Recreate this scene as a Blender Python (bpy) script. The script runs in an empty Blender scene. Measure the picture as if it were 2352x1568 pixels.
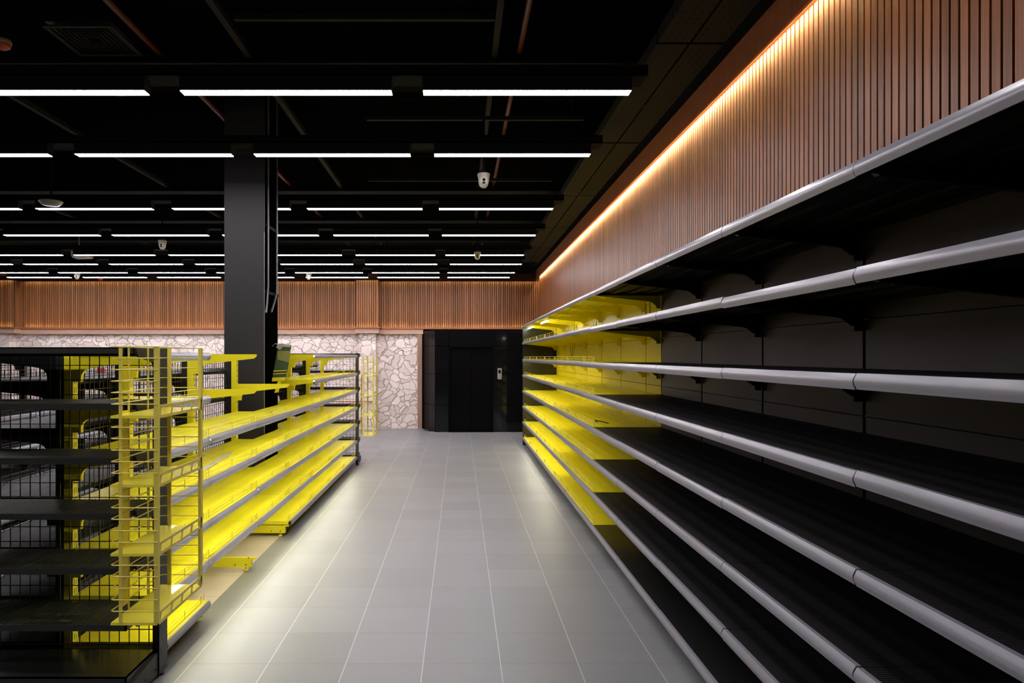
import bpy, math, random
from mathutils import Vector, Matrix
random.seed(7)
C = bpy.context.scene.collection
S = bpy.context.scene
PI = math.pi

# ------------------------------------------------------------------ camera, world, exposure
F = 1602.0; H = 1.70; VX, VY = 1056.0, 818.0
cd = bpy.data.cameras.new('camera'); cam = bpy.data.objects.new('camera', cd); C.objects.link(cam)
cam.location = (0, 0, H); cam.rotation_euler = (PI/2, 0, 0)
cd.sensor_width = 36.0; cd.lens = 36.0*F/2352.0
cd.shift_x = (1176-VX)/2352.0; cd.shift_y = (VY-784)/2352.0
cd.clip_start = 0.05; cd.clip_end = 100
S.camera = cam
w = bpy.data.worlds.new('world'); S.world = w; w.use_nodes = True
w.node_tree.nodes['Background'].inputs[0].default_value = (0.5, 0.5, 0.55, 1)
w.node_tree.nodes['Background'].inputs[1].default_value = 0.0
S.view_settings.view_transform = 'Standard'; S.view_settings.look = 'None'
S.view_settings.exposure = 0.0; S.view_settings.gamma = 1.0
S.view_settings.use_curve_mapping = False
S.cycles.max_bounces = 9; S.cycles.diffuse_bounces = 7; S.cycles.glossy_bounces = 3
S.cycles.sample_clamp_indirect = 6.0
S.cycles.use_denoising = True
LIGHT = 48.0      # ceiling tubes
SHELF = 30.0     # LED bars behind the price rails
WARM = 130.0       # cove strips

def P(x, y, Y):           # photo pixel + distance -> point
    return Vector(((x-VX)*Y/F, Y, H-(y-VY)*Y/F))

# ------------------------------------------------------------------ materials
class NT:
    def __init__(s, name):
        s.m = bpy.data.materials.new(name); s.m.use_nodes = True
        s.t = s.m.node_tree; s.b = s.t.nodes['Principled BSDF']
    def n(s, ty, **k):
        q = s.t.nodes.new(ty)
        for a, v in k.items(): setattr(q, a, v)
        return q
    def l(s, a, b): s.t.links.new(a, b)
    def val(s, inp, v):
        if isinstance(v, (int, float)): inp.default_value = v
        elif isinstance(v, tuple): inp.default_value = v
        else: s.l(v, inp)
    def math(s, op, a, b=0.0, c=None):
        q = s.n('ShaderNodeMath', operation=op); s.val(q.inputs[0], a); s.val(q.inputs[1], b)
        if c is not None: s.val(q.inputs[2], c)
        return q.outputs[0]
    def mix(s, f, a, b):
        q = s.n('ShaderNodeMix', data_type='RGBA'); s.val(q.inputs[0], f)
        s.val(q.inputs[6], a); s.val(q.inputs[7], b); return q.outputs[2]
    def xyz(s, obj=True):
        if obj: o = s.n('ShaderNodeTexCoord').outputs['Object']
        else: o = s.n('ShaderNodeNewGeometry').outputs['Position']
        q = s.n('ShaderNodeSeparateXYZ'); s.l(o, q.inputs[0]); return o, q.outputs[0], q.outputs[1], q.outputs[2]
    def noise(s, vec, scale, detail=3, rough=.5):
        q = s.n('ShaderNodeTexNoise'); q.inputs['Scale'].default_value = scale
        q.inputs['Detail'].default_value = detail; q.inputs['Roughness'].default_value = rough
        if vec is not None: s.l(vec, q.inputs['Vector'])
        return q.outputs['Fac']
    def scalev(s, vec, sc):
        q = s.n('ShaderNodeVectorMath', operation='MULTIPLY'); s.l(vec, q.inputs[0]); q.inputs[1].default_value = sc
        return q.outputs[0]
    def bump(s, h, d=.1, st=1.0):
        q = s.n('ShaderNodeBump'); q.inputs['Distance'].default_value = d; q.inputs['Strength'].default_value = st
        s.l(h, q.inputs['Height']); s.l(q.outputs[0], s.b.inputs['Normal'])
def c4(c): return (c[0], c[1], c[2], 1.0)
def plain(name, col, rough=.5, metal=0.0, spec=.5, var=.12, scale=6.0, coat=0):
    t = NT(name); o, x, y, z = t.xyz()
    nz = t.noise(o, scale, 4)
    dark = tuple(v*(1-var) for v in col)
    t.l(t.mix(nz, c4(dark), c4(tuple(min(1, v*(1+var)) for v in col))), t.b.inputs['Base Color'])
    t.l(t.math('MULTIPLY_ADD', nz, .12, rough-.06), t.b.inputs['Roughness'])
    t.b.inputs['Metallic'].default_value = metal; t.b.inputs['Specular IOR Level'].default_value = spec
    if coat: t.b.inputs['Coat Weight'].default_value = coat
    return t.m
def emis(name, col, st):
    t = NT(name); t.b.inputs['Base Color'].default_value = c4((.8, .8, .8))
    t.b.inputs['Emission Color'].default_value = c4(col); t.b.inputs['Emission Strength'].default_value = st
    return t.m
YEL = (.82, .73, .018)
def paint_slots(name, col, slot, rough, spec=.5, axis=0, amount=1.0, vary=.06):
    # sheet-metal shelf paint with bands of fine slots pressed in it (slots run across the shelf)
    t = NT(name); o, x, y, z = t.xyz()
    fy = t.math('FRACT', t.math('DIVIDE', y, .0125))
    fx = t.math('FRACT', t.math('DIVIDE', t.math('ADD', x, 10.0), .11))
    sl = t.math('MULTIPLY', t.math('LESS_THAN', fy, .3), t.math('LESS_THAN', fx, .55))
    up = t.n('ShaderNodeNewGeometry'); sx = t.n('ShaderNodeSeparateXYZ'); t.l(up.outputs['Normal'], sx.inputs[0])
    sl = t.math('MULTIPLY', sl, t.math('GREATER_THAN', t.math('ABSOLUTE', sx.outputs[2]), .9))
    nz = t.noise(o, 5, 4)
    base = t.mix(nz, c4(tuple(v*(1-vary) for v in col)), c4(tuple(min(1, v*(1+vary)) for v in col)))
    t.l(t.mix(t.math('MULTIPLY', sl, amount), base, c4(slot)), t.b.inputs['Base Color'])
    t.l(t.math('MULTIPLY_ADD', nz, .12, rough-.06), t.b.inputs['Roughness'])
    t.b.inputs['Specular IOR Level'].default_value = spec
    return t.m
def post_mat(name, col, slot, rough):
    t = NT(name); o, x, y, z = t.xyz()
    fz = t.math('FRACT', t.math('DIVIDE', z, .05))
    fy = t.math('ABSOLUTE', t.math('SUBTRACT', t.math('ABSOLUTE', y), .009))
    gn = t.n('ShaderNodeNewGeometry'); sx = t.n('ShaderNodeSeparateXYZ'); t.l(gn.outputs['Normal'], sx.inputs[0])
    near = t.math('MULTIPLY', t.math('LESS_THAN', fy, .0035), t.math('GREATER_THAN', t.math('ABSOLUTE', sx.outputs[0]), .7))
    sl = t.math('MULTIPLY', t.math('LESS_THAN', fz, .62), near)
    t.l(t.mix(sl, c4(col), c4(slot)), t.b.inputs['Base Color'])
    t.b.inputs['Roughness'].default_value = rough
    return t.m
M = {}
M['yellow'] = plain('yellow_paint', YEL, .32, var=.05, spec=.35)
M['yshelf'] = paint_slots('yellow_shelf_paint', YEL, (.44, .38, .01), .30, amount=.5, spec=.35)
M['ypost'] = post_mat('yellow_slotted_post', YEL, (.06, .05, .01), .35)
M['ywire'] = plain('yellow_wire', (.72, .61, .10), .35, var=.05)
M['yrack'] = plain('yellow_rack_shelf', (.86, .76, .07), .16, var=.04)
M['ypanel'] = plain('yellow_back_panel', (.78, .70, .012), .34, var=.06, spec=.12)
M['black'] = plain('black_paint', (.004, .004, .0045), .4, var=.2, spec=.3)
M['bshelf'] = paint_slots('black_shelf_paint', (.003, .003, .0035), (.030, .026, .022), .55, spec=.18)  # lighter brown slot colour stands in for light shining through the slots
M['blackgloss'] = plain('black_gloss_base', (.014, .014, .013), .24, var=.04, spec=.5)
M['ribs'] = plain('dark_ribbed_steel', (.014, .015, .012), .42, var=.2)
M['bpost'] = post_mat('black_slotted_post', (.011, .0095, .008), (.002, .002, .002), .45)
M['bwire'] = plain('black_wire', (.015, .014, .014), .4)
M['panel'] = plain('charcoal_back_panel', (.028, .020, .014), .5, var=.12, scale=2)
M['rail'] = None
t = NT('price_channel_plastic'); o, x, y, z = t.xyz()
nz = t.noise(t.scalev(o, (4, .8, 30)), 2, 3)
t.l(t.mix(nz, c4((.235, .225, .26)), c4((.335, .325, .365))), t.b.inputs['Base Color'])
t.b.inputs['Roughness'].default_value = .28; t.b.inputs['Coat Weight'].default_value = .3; t.b.inputs['Coat Roughness'].default_value = .2
tr = t.n('ShaderNodeBsdfTranslucent'); tr.inputs[0].default_value = (.62, .64, .66, 1); mx = t.n('ShaderNodeMixShader'); mx.inputs[0].default_value = .22
t.l(t.b.outputs[0], mx.inputs[1]); t.l(tr.outputs[0], mx.inputs[2]); t.l(mx.outputs[0], t.t.nodes['Material Output'].inputs['Surface'])
M['rail'] = t.m
M['ledwhite'] = emis('white_light_diffuser', (1.0, .955, 1.0), LIGHT)
M['ledwarm'] = emis('warm_cove_led', (1.0, .84, .42), WARM)
M['ledwarm_back'] = emis('warm_back_led', (1.0, .90, .42), WARM*.34)
M['ledwarm_low'] = emis('warm_ledge_led', (1.0, .90, .42), WARM*.22)
M['tube'] = emis('shelf_tube', (1.0, 1.0, .88), 34)
M['shelfled'] = emis('shelf_led', (.94, .95, 1.0), SHELF)
M['shelfled_bright'] = emis('shelf_led_bright', (.94, .95, 1.0), SHELF*1.6)
M['housing'] = plain('black_light_housing', (.003, .003, .004), .7, spec=.2)
M['ceil'] = plain('black_ceiling', (.008, .007, .006), .85, var=.3, scale=3, spec=.2)
M['beam'] = plain('black_ceiling_steel', (.004, .004, .0038), .8, var=.3, spec=.2)
M['conduit'] = plain('grey_brown_conduit', (.017, .015, .010), .7, spec=.15)
M['redpipe'] = plain('red_sprinkler_pipe', (.12, .014, .010), .45)
M['tray'] = plain('perforated_tray', (.005, .0045, .0035), .8, spec=.08)
M['column'] = plain('column_charcoal_board', (.013, .0115, .012), .55, var=.08, scale=2)
M['columnblack'] = plain('column_black_side', (.002, .002, .002), .9, spec=.0)
M['white'] = plain('white_plastic', (.40, .37, .31), .4, var=.05)
M['lens'] = plain('lens_black', (.005, .005, .005), .1)
M['steel'] = plain('brushed_steel', (.62, .60, .58), .3, metal=1)
M['pipe'] = plain('galvanised_conduit', (.17, .165, .165), .45, metal=.5)
M['red'] = plain('red_plastic', (.5, .03, .02), .4)
M['orange'] = plain('orange_plastic', (.5, .09, .02), .4)
M['copper'] = plain('rust_orange_pipe', (.35, .10, .04), .4)
M['wall_black'] = plain('black_wall', (.008, .008, .008), .8)
M['wall_white'] = plain('white_wall', (.55, .50, .48), .8)
M['strip'] = plain('clear_strip', (.55, .54, .46), .2)
M['gloss'] = None
t = NT('black_glass_cladding'); o, x, y, z = t.xyz(False)
nz = t.noise(o, 3, 3)
t.l(t.mix(nz, c4((.003, .003, .003)), c4((.006, .006, .007))), t.b.inputs['Base Color'])
t.b.inputs['Roughness'].default_value = .07; t.b.inputs['Specular IOR Level'].default_value = .22
M['gloss'] = t.m
M['doormetal'] = plain('black_door_leaf', (.0025, .0022, .0025), .3, spec=.06)
# slat wood
def wood(name, a, b, pitch, along, rough=.42):
    t = NT(name); o, x, y, z = t.xyz(False)
    u = x if along == 'x' else y
    idx = t.math('FLOOR', t.math('DIVIDE', u, pitch))
    wn = t.n('ShaderNodeTexWhiteNoise', noise_dimensions='1D'); t.l(idx, wn.inputs['W'])
    off = t.n('ShaderNodeCombineXYZ'); t.l(t.math('MULTIPLY', wn.outputs[0], 9.0), off.inputs[2])
    ad = t.n('ShaderNodeVectorMath', operation='ADD'); t.l(o, ad.inputs[0]); t.l(off.outputs[0], ad.inputs[1])
    g = t.noise(t.scalev(ad.outputs[0], (160, 160, 3.5)), 1.0, 5, .6)
    g2 = t.noise(t.scalev(ad.outputs[0], (30, 30, 1.2)), 1.0, 3)
    f = t.math('ADD', t.math('MULTIPLY', g, .6), t.math('MULTIPLY', g2, .4))
    cr = t.n('ShaderNodeMapRange'); t.l(f, cr.inputs[0]); cr.inputs[1].default_value = .32; cr.inputs[2].default_value = .68
    col = t.mix(cr.outputs[0], c4(a), c4(b))
    br = t.math('MULTIPLY_ADD', wn.outputs[0], .5, .75)
    q = t.n('ShaderNodeVectorMath', operation='SCALE'); t.l(col, q.inputs[0]); t.l(br, q.inputs['Scale'])
    t.l(q.outputs[0], t.b.inputs['Base Color'])
    t.b.inputs['Roughness'].default_value = rough; t.b.inputs['Specular IOR Level'].default_value = .24
    t.bump(f, .002, .4)
    return t.m
PITCH = .0512
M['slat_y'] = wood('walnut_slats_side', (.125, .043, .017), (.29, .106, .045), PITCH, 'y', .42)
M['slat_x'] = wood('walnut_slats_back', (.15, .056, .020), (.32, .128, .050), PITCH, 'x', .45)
t = NT('aged_oak_beam'); o, x, y, z = t.xyz(False)
g = t.noise(t.scalev(o, (4, 4, 60)), 1.0, 5, .65); g2 = t.noise(t.scalev(o, (1.2, 1.2, 5)), 1.0, 3)
t.l(t.mix(t.math('MULTIPLY_ADD', g2, .5, t.math('MULTIPLY', g, .5)), c4((.20, .095, .058)), c4((.62, .40, .29))), t.b.inputs['Base Color'])
t.b.inputs['Roughness'].default_value = .6; t.bump(g, .006, .5); M['oak'] = t.m
t = NT('aged_oak_post'); o, x, y, z = t.xyz(False)
g = t.noise(t.scalev(o, (60, 60, 4)), 1.0, 5, .65); g2 = t.noise(t.scalev(o, (5, 5, 1.2)), 1.0, 3)
t.l(t.mix(t.math('MULTIPLY_ADD', g2, .5, t.math('MULTIPLY', g, .5)), c4((.13, .060, .036)), c4((.46, .27, .18))), t.b.inputs['Base Color'])
t.b.inputs['Roughness'].default_value = .6; t.bump(g, .006, .5); M['oak_v'] = t.m
M['ledge'] = wood('reddish_ledge', (.28, .09, .045), (.42, .16, .08), 5.0, 'x')
# stone
t = NT('pink_rubble_stone'); o, x, y, z = t.xyz(False)
dn = t.n('ShaderNodeTexNoise'); dn.inputs['Scale'].default_value = 3.2; dn.inputs['Detail'].default_value = 4; t.l(o, dn.inputs['Vector'])
dv = t.n('ShaderNodeVectorMath', operation='MULTIPLY_ADD'); t.l(dn.outputs['Color'], dv.inputs[0]); dv.inputs[1].default_value = (.42, .42, .42); t.l(o, dv.inputs[2])
fl = t.scalev(dv.outputs[0], (1.0, .12, 1.25))
v1 = t.n('ShaderNodeTexVoronoi', feature='DISTANCE_TO_EDGE'); v1.inputs['Scale'].default_value = 5.4; t.l(fl, v1.inputs['Vector'])
v2 = t.n('ShaderNodeTexVoronoi', feature='F1'); v2.inputs['Scale'].default_value = 5.4; t.l(fl, v2.inputs['Vector'])
ed = t.n('ShaderNodeMapRange'); t.l(v1.outputs['Distance'], ed.inputs[0]); ed.inputs[2].default_value = .035
fine = t.noise(o, 22, 5, .6)
sc = t.n('ShaderNodeSeparateColor'); t.l(v2.outputs['Color'], sc.inputs[0])
tone = t.math('ADD', t.math('MULTIPLY', sc.outputs[0], .7), t.math('MULTIPLY', fine, .3))
stone = t.mix(tone, c4((.62, .50, .455)), c4((.86, .75, .70)))
grv = t.n('ShaderNodeMapRange'); t.l(v1.outputs['Distance'], grv.inputs[0]); grv.inputs[2].default_value = .008
t.l(t.mix(grv.outputs[0], c4((.50, .39, .345)), stone), t.b.inputs['Base Color'])
t.b.inputs['Roughness'].default_value = .85
t.bump(t.math('ADD', ed.outputs[0], t.math('MULTIPLY', fine, .3)), .024, 1.0)
M['stone'] = t.m
# floor tiles
t = NT('grey_floor_tile'); o, x, y, z = t.xyz(False)
TP = .4284
ux = t.math('DIVIDE', t.math('SUBTRACT', x, .2256-20*TP), TP); uy = t.math('DIVIDE', t.math('SUBTRACT', y, 3.857-20*TP), TP)
gx = t.math('ABSOLUTE', t.math('SUBTRACT', t.math('FRACT', t.math('ADD', ux, .5)), .5))
gy = t.math('ABSOLUTE', t.math('SUBTRACT', t.math('FRACT', t.math('ADD', uy, .5)), .5))
lx = t.math('LESS_THAN', gx, .0050); ly = t.math('LESS_THAN', gy, .0055)
cv = t.n('ShaderNodeCombineXYZ'); t.l(t.math('FLOOR', ux), cv.inputs[0]); t.l(t.math('FLOOR', uy), cv.inputs[1])
wn = t.n('ShaderNodeTexWhiteNoise', noise_dimensions='2D'); t.l(cv.outputs[0], wn.inputs['Vector'])
cl = t.noise(t.scalev(o, (1.0, 3.0, 1.0)), 2.0, 5, .6); sp = t.noise(o, 220, 2)
tf = t.math('ADD', t.math('MULTIPLY', wn.outputs[0], .3), t.math('ADD', t.math('MULTIPLY', cl, .45), t.math('MULTIPLY', sp, .25)))
tile = t.mix(tf, c4((.132, .133, .135)), c4((.238, .240, .242)))
c1 = t.mix(ly, tile, c4((.13, .115, .105))); c2 = t.mix(lx, c1, c4((.46, .45, .42)))
inx = t.math('MULTIPLY', t.math('LESS_THAN', x, -1.70), t.math('GREATER_THAN', x, -2.62))
iny = t.math('MULTIPLY', t.math('GREATER_THAN', y, 3.95), t.math('LESS_THAN', y, 10.7))
bz = t.noise(o, 4, 4)
beige = t.mix(bz, c4((.46, .38, .26)), c4((.66, .57, .42)))
bl = t.math('LESS_THAN', t.math('ABSOLUTE', t.math('SUBTRACT', t.math('FRACT', t.math('DIVIDE', y, .47)), .5)), .006)
beige = t.mix(bl, beige, c4((.3, .22, .14)))
t.l(t.mix(t.math('MULTIPLY', inx, iny), c2, beige), t.b.inputs['Base Color'])
t.l(t.math('MULTIPLY_ADD', cl, .14, .34), t.b.inputs['Roughness'])
t.b.inputs['Specular IOR Level'].default_value = .6
gr = t.math('MAXIMUM', lx, ly); t.bump(t.math('SUBTRACT', t.math('MULTIPLY', sp, .04), gr), .002, .5)
M['floor'] = t.m

# ------------------------------------------------------------------ mesh helpers
class MB:
    def __init__(s): s.v = []; s.f = []
    def box(s, x0, x1, y0, y1, z0, z1):
        if x0 > x1: x0, x1 = x1, x0
        if y0 > y1: y0, y1 = y1, y0
        if z0 > z1: z0, z1 = z1, z0
        b = len(s.v)
        s.v += [(x0,y0,z0),(x1,y0,z0),(x1,y1,z0),(x0,y1,z0),(x0,y0,z1),(x1,y0,z1),(x1,y1,z1),(x0,y1,z1)]
        s.f += [tuple(b+i for i in q) for q in ((0,3,2,1),(4,5,6,7),(0,1,5,4),(1,2,6,5),(2,3,7,6),(3,0,4,7))]
        return s
    def prism(s, pts, axis, a, b):    # polygon extruded along an axis ('y': pts=(x,z), 'x': pts=(y,z), 'z': pts=(x,y))
        def q(p, h):
            return {'y': (p[0], h, p[1]), 'x': (h, p[0], p[1]), 'z': (p[0], p[1], h)}[axis]
        n = len(pts); k = len(s.v)
        s.v += [q(p, a) for p in pts] + [q(p, b) for p in pts]
        s.f += [tuple(k+i for i in range(n))[::-1], tuple(k+n+i for i in range(n))]
        s.f += [(k+i, k+(i+1) % n, k+n+(i+1) % n, k+n+i) for i in range(n)]
        return s
    def tube(s, pts, r, seg=6, cap=True):
        pts = [Vector(p) for p in pts]; k0 = len(s.v); prev = None
        for i, p in enumerate(pts):
            d = (pts[min(i+1, len(pts)-1)] - pts[max(i-1, 0)]).normalized()
            if prev is None:
                up = Vector((0, 0, 1)) if abs(d.z) < .9 else Vector((1, 0, 0))
                a = d.cross(up).normalized()
            else:
                a = (prev - d*prev.dot(d)).normalized()
            prev = a; b = d.cross(a)
            for j in range(seg):
                an = 2*PI*j/seg
                s.v.append(tuple(p + a*(r*math.cos(an)) + b*(r*math.sin(an))))
        for i in range(len(pts)-1):
            for j in range(seg):
                A = k0+i*seg+j; B = k0+i*seg+(j+1) % seg
                s.f.append((A, B, B+seg, A+seg))
        if cap:
            s.f.append(tuple(k0+j for j in range(seg))[::-1]); e = k0+(len(pts)-1)*seg
            s.f.append(tuple(e+j for j in range(seg)))
        return s
    def lathe(s, prof, seg=28, c=(0, 0, 0), rot=None):   # prof: (r, z) around z
        k = len(s.v); n = len(prof)
        for r, z in prof:
            for j in range(seg):
                a = 2*PI*j/seg; p = Vector((r*math.cos(a), r*math.sin(a), z))
                if rot: p = rot @ p
                s.v.append((p.x+c[0], p.y+c[1], p.z+c[2]))
        for i in range(n-1):
            for j in range(seg):
                A = k+i*seg+j; B = k+i*seg+(j+1) % seg; s.f.append((A, B, B+seg, A+seg))
        s.f.append(tuple(k+j for j in range(seg))[::-1]); s.f.append(tuple(k+(n-1)*seg+j for j in range(seg)))
        return s
    def mesh(s, name, mat, smooth=False):
        me = bpy.data.meshes.new(name); me.from_pydata(s.v, [], s.f); me.validate(); me.update()
        import bmesh
        bm = bmesh.new(); bm.from_mesh(me); bmesh.ops.recalc_face_normals(bm, faces=bm.faces); bm.to_mesh(me); bm.free()
        me.materials.append(M[mat] if isinstance(mat, str) else mat)
        if smooth:
            for p in me.polygons: p.use_smooth = True
            me.set_sharp_from_angle(angle=math.radians(40))
        return me
def put(name, me, parent=None, loc=(0, 0, 0), rot=(0, 0, 0)):
    o = bpy.data.objects.new(name, me); C.objects.link(o); o.location = loc; o.rotation_euler = rot
    if parent: o.parent = parent
    return o
def tag(o, label, cat, group=None):
    o['label'] = label; o['category'] = cat
    if group: o['group'] = group
    return o
def thing(name, label, cat, loc=(0, 0, 0), group=None):
    return tag(put(name, None, None, loc), label, cat, group)
def struct(name, mb, mat, label=None, parent=None):
    o = put(name, mb.mesh(name, mat), parent)
    if parent is None: o['kind'] = 'structure'
    if label: o['label'] = label
    return o
CACHE = {}
def cached(key, fn):
    if key not in CACHE: CACHE[key] = fn()
    return CACHE[key]

# ------------------------------------------------------------------ the setting
XL, XR, YF, YB, ZC = -13.0, 1.93, -3.5, 16.55, 4.55
XW = 1.87      # face of the side slats
YS = 16.45     # face of the back slats
ZTOP = 3.52
ZB = 3.455
struct('floor', MB().box(XL, XR+.2, YF, YB+.4, -.12, 0), 'floor', 'grey square floor tiles with pale joints and a bare beige strip under the yellow shelving')
cm = MB().box(XL, XR+.2, YF, YB+.4, ZC+.06, ZC+.2)
y = YF
while y < YB:
    cm.box(XL, XR+.2, y, y+.16, ZC, ZC+.06); y += .32
struct('ceiling', cm, 'ceil')
struct('wall_right', MB().box(XR, XR+.15, YF, YB+.4, 0, ZC), 'wall_black')
struct('wall_left', MB().box(XL-.15, XL, YF, YB+.4, 0, ZC), 'wall_white')
struct('wall_front', MB().box(XL, XR, YF-.15, YF, 0, ZC), 'wall_black')
wb = struct('wall_back', MB().box(XL, XR, YB, YB+.15, 0, ZC), 'wall_black')
# slats on the side wall
mb = MB().box(XW+.018, XR, YF+.2, YB, 2.0, ZTOP+.02)
y = math.floor((YF+.3)/PITCH)*PITCH
k = 0
side_dark = MB().box(XW+.016, XR-.002, YF+.2, YS+.02, 2.0, ZTOP+.05)
struct('trim_1', side_dark, 'wall_black', 'black backing behind the side wall slats')
slats = MB()
while y < YS-.05:
    slats.box(XW, XW+.016, y+.006, y+PITCH-.006, 2.02, ZTOP+.04); y += PITCH
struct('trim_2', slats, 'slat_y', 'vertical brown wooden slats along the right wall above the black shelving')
# slats on the back wall
struct('trim_3', MB().box(XL, XW+.01, YS+.018, YB, 2.38, ZB+.05), 'wall_black', 'black backing behind the back wall slats')
sl = MB(); x = math.floor((XL+.1)/PITCH)*PITCH
PIL = [(-12.9, -10.33), (-2.383, -1.90)]
YP = 16.18
while x < XW-.02:
    xm = x+PITCH/2; yy = YS
    for a, b in PIL:
        if a < xm < b: yy = YP
    if not any(a-.06 < xm < a or b < xm < b+.001 for a, b in PIL):
        sl.box(x+.0075, x+PITCH-.0075, yy, yy+.018, 2.385, ZB+.01)
    x += PITCH
for a, b in PIL:          # the sides of the two pilasters
    y = YP+.03
    while y < YS-.02:
        for e in (a, b):
            sl.box(e-.009, e+.009, y, y+PITCH-.02, 2.385, ZB+.01)
        y += PITCH
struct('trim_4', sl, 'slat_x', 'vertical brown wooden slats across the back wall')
for i, (a, b) in enumerate(PIL):
    struct(f'trim_{5+i}', MB().box(a+.012, b-.012, YP+.02, YB, 2.385, ZB+.05), 'wall_black', 'black backing of the slatted pilaster')
# stone wall and its pilasters
st = MB().box(XL, -.93, YS-.02, YB, 0, 2.26)
st.box(-2.33, -1.95, YP, YS, 0, 2.26).box(-12.9, -10.45, YP, YS, 0, 2.26)
struct('wall_back_stone', st, 'stone', 'pale pink rubble stone wall with two shallow pilasters', wb)
# oak beams round the stone
bm_ = MB().box(XL, -.86, YS-.10, YB, 2.22, 2.335)
bm_.box(-2.42, -1.87, YP-.08, YS-.08, 2.235, 2.35).box(-12.9, -10.28, YP-.08, YS-.08, 2.235, 2.35)
struct('trim_7', bm_, 'oak', 'pale aged oak beam running over the stone wall')
struct('trim_8', MB().box(-.99, -.885, YS-.09, YB, 0, 2.22), 'oak_v', 'upright aged oak trim between stone wall and black lift surround')
lg = MB().box(XL, XW, YS-.12, YB-.02, 2.335, 2.383)
lg.box(-2.45, -1.84, YP-.11, YS-.1, 2.35, 2.383).box(-12.9, -10.25, YP-.11, YS-.1, 2.35, 2.383)
struct('trim_9', lg, 'ledge', 'thin reddish wooden ledge under the back wall slats')
# fascia boards that hide the LED strips
struct('trim_10', MB().box(XW-.075, XW-.058, YF+.2, YS-.04, ZTOP+.005, ZTOP+.20).box(XW-.058, XR-.002, YF+.2, YS-.04, ZTOP+.06, ZTOP+.075), 'ledge', 'brown fascia board above the side wall slats')
fb = MB().box(XL, XW-.08, YS-.075, YS-.058, ZB+.0, ZB+.19).box(XL, XW-.08, YS-.058, YB, ZB+.06, ZB+.075)
for a, b in PIL:
    fb.box(a-.05, b+.05, YP-.075, YP-.058, ZB, ZB+.10).box(a-.05, a-.035, YP-.06, YS-.07, ZB, ZB+.1).box(b+.035, b+.05, YP-.06, YS-.07, ZB, ZB+.1)
struct('trim_11', fb, plain('dark_brown_fascia', (.035, .014, .007), .6, spec=.15), 'dark brown fascia board above the back wall slats')
# LED strips
def led(name, label, boxes, mt='ledwarm'):
    m_ = MB()
    for b in boxes: m_.box(*b)
    tag(put(name, m_.mesh(name, mt)), label, 'light strip')
led('led_strip', 'warm LED strip glowing along the top of the right wall slats', [(XW-.045, XW-.035, YF+.3, YS-.05, ZTOP+.046, ZTOP+.052)])
led('led_strip', 'warm LED strip glowing along the top of the back wall slats', [
    (-10.25, -2.45, YS-.045, YS-.035, ZB+.046, ZB+.052), (-1.84, XW-.09, YS-.045, YS-.035, ZB+.046, ZB+.052),
    (-12.9, -10.33, YP-.045, YP-.035, ZB+.046, ZB+.052), (-2.40, -1.88, YP-.045, YP-.035, ZB+.046, ZB+.052)], 'ledwarm_back')
led('led_strip', 'warm LED strip glowing along the ledge below the back wall slats', [
    (-10.25, -2.45, YS-.035, YS-.027, 2.384, 2.386), (-1.84, XW-.09, YS-.035, YS-.027, 2.384, 2.386),
    (-12.9, -10.33, YP-.035, YP-.027, 2.384, 2.386), (-2.40, -1.88, YP-.035, YP-.027, 2.384, 2.386)], 'ledwarm_low')

# lift surround and door
YD = 15.65; ZP = 2.296
d = thing('door_1', 'black lift door in a glossy black panelled surround', 'lift door', (0, 0, 0)); d['kind'] = 'structure'
del d['category']
dx0, dx1, dz = -.258, .752, 1.934
seams_x = [-.55, dx0, dx1, .95, XR-.002]
def panels(x0, x1, zs, yf):
    m_ = MB()
    for a, b in zip(zs[:-1], zs[1:]):
        m_.box(x0+.004, x1-.004, yf, yf+.03, a+.004, b-.004)
    return m_
zs = [0.0, .601, 1.304, dz, ZP]
pm = MB()
for x0, x1 in ((-.55, dx0), (dx1, .95), (.95, XR)):
    pm2 = panels(x0, x1, zs, YD); k = len(pm.v); pm.v += pm2.v; pm.f += [tuple(k+i for i in f) for f in pm2.f]
pm.box(dx0+.004, dx1-.004, YD, YD+.03, dz+.004, ZP-.004)
put('wall_panel', pm.mesh('wall_panel', 'gloss'), d)
pm = MB()
for a, b in zip(zs[:-1], zs[1:]):      # chamfered side towards the stone wall
    for (xa, ya, xb, yb) in ((-.884, 16.42, -.72, 16.04), (-.716, 16.03, -.556, YD+.005)):
        pm.prism([(xa, ya), (xb, yb), (xb+.03, yb+.03), (xa+.03, ya+.03)], 'z', a+.004, b-.004)
put('side_panel', pm.mesh('side_panel', 'doormetal'), d)
core = MB().prism([(-.84, 16.44), (-.50, YD+.04), (dx0-.002, YD+.04), (dx0-.002, 16.44)], 'z', 0, ZP-.01)
core.box(dx1+.002, XR-.01, YD+.034, YS-.13, 0, ZP-.01).box(dx0-.002, dx1+.002, YD+.034, YS-.13, dz+.03, ZP-.01)
put('surround_core', core.mesh('surround_core', 'wall_black'), d)
put('door_frame', MB().box(dx0+.0, dx0+.03, YD+.002, YD+.22, 0, dz).box(dx1-.03, dx1, YD+.002, YD+.22, 0, dz).box(dx0, dx1, YD+.002, YD+.22, dz-.03, dz).mesh('door_frame', 'doormetal'), d)
put('door_leaf', MB().box(dx0+.03, .245, YD+.12, YD+.15, .02, dz-.03).box(.249, dx1-.03, YD+.14, YD+.17, .02, dz-.03).mesh('door_leaf', 'doormetal'), d)
put('threshold', MB().box(dx0-.0, dx1, YD-.03, YD+.2, 0, .018).mesh('threshold', 'doormetal'), d)
cp = thing('call_panel', 'silver call panel with a dark display beside the black lift door', 'call panel', P(1147.5, 858, YD))
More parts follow.
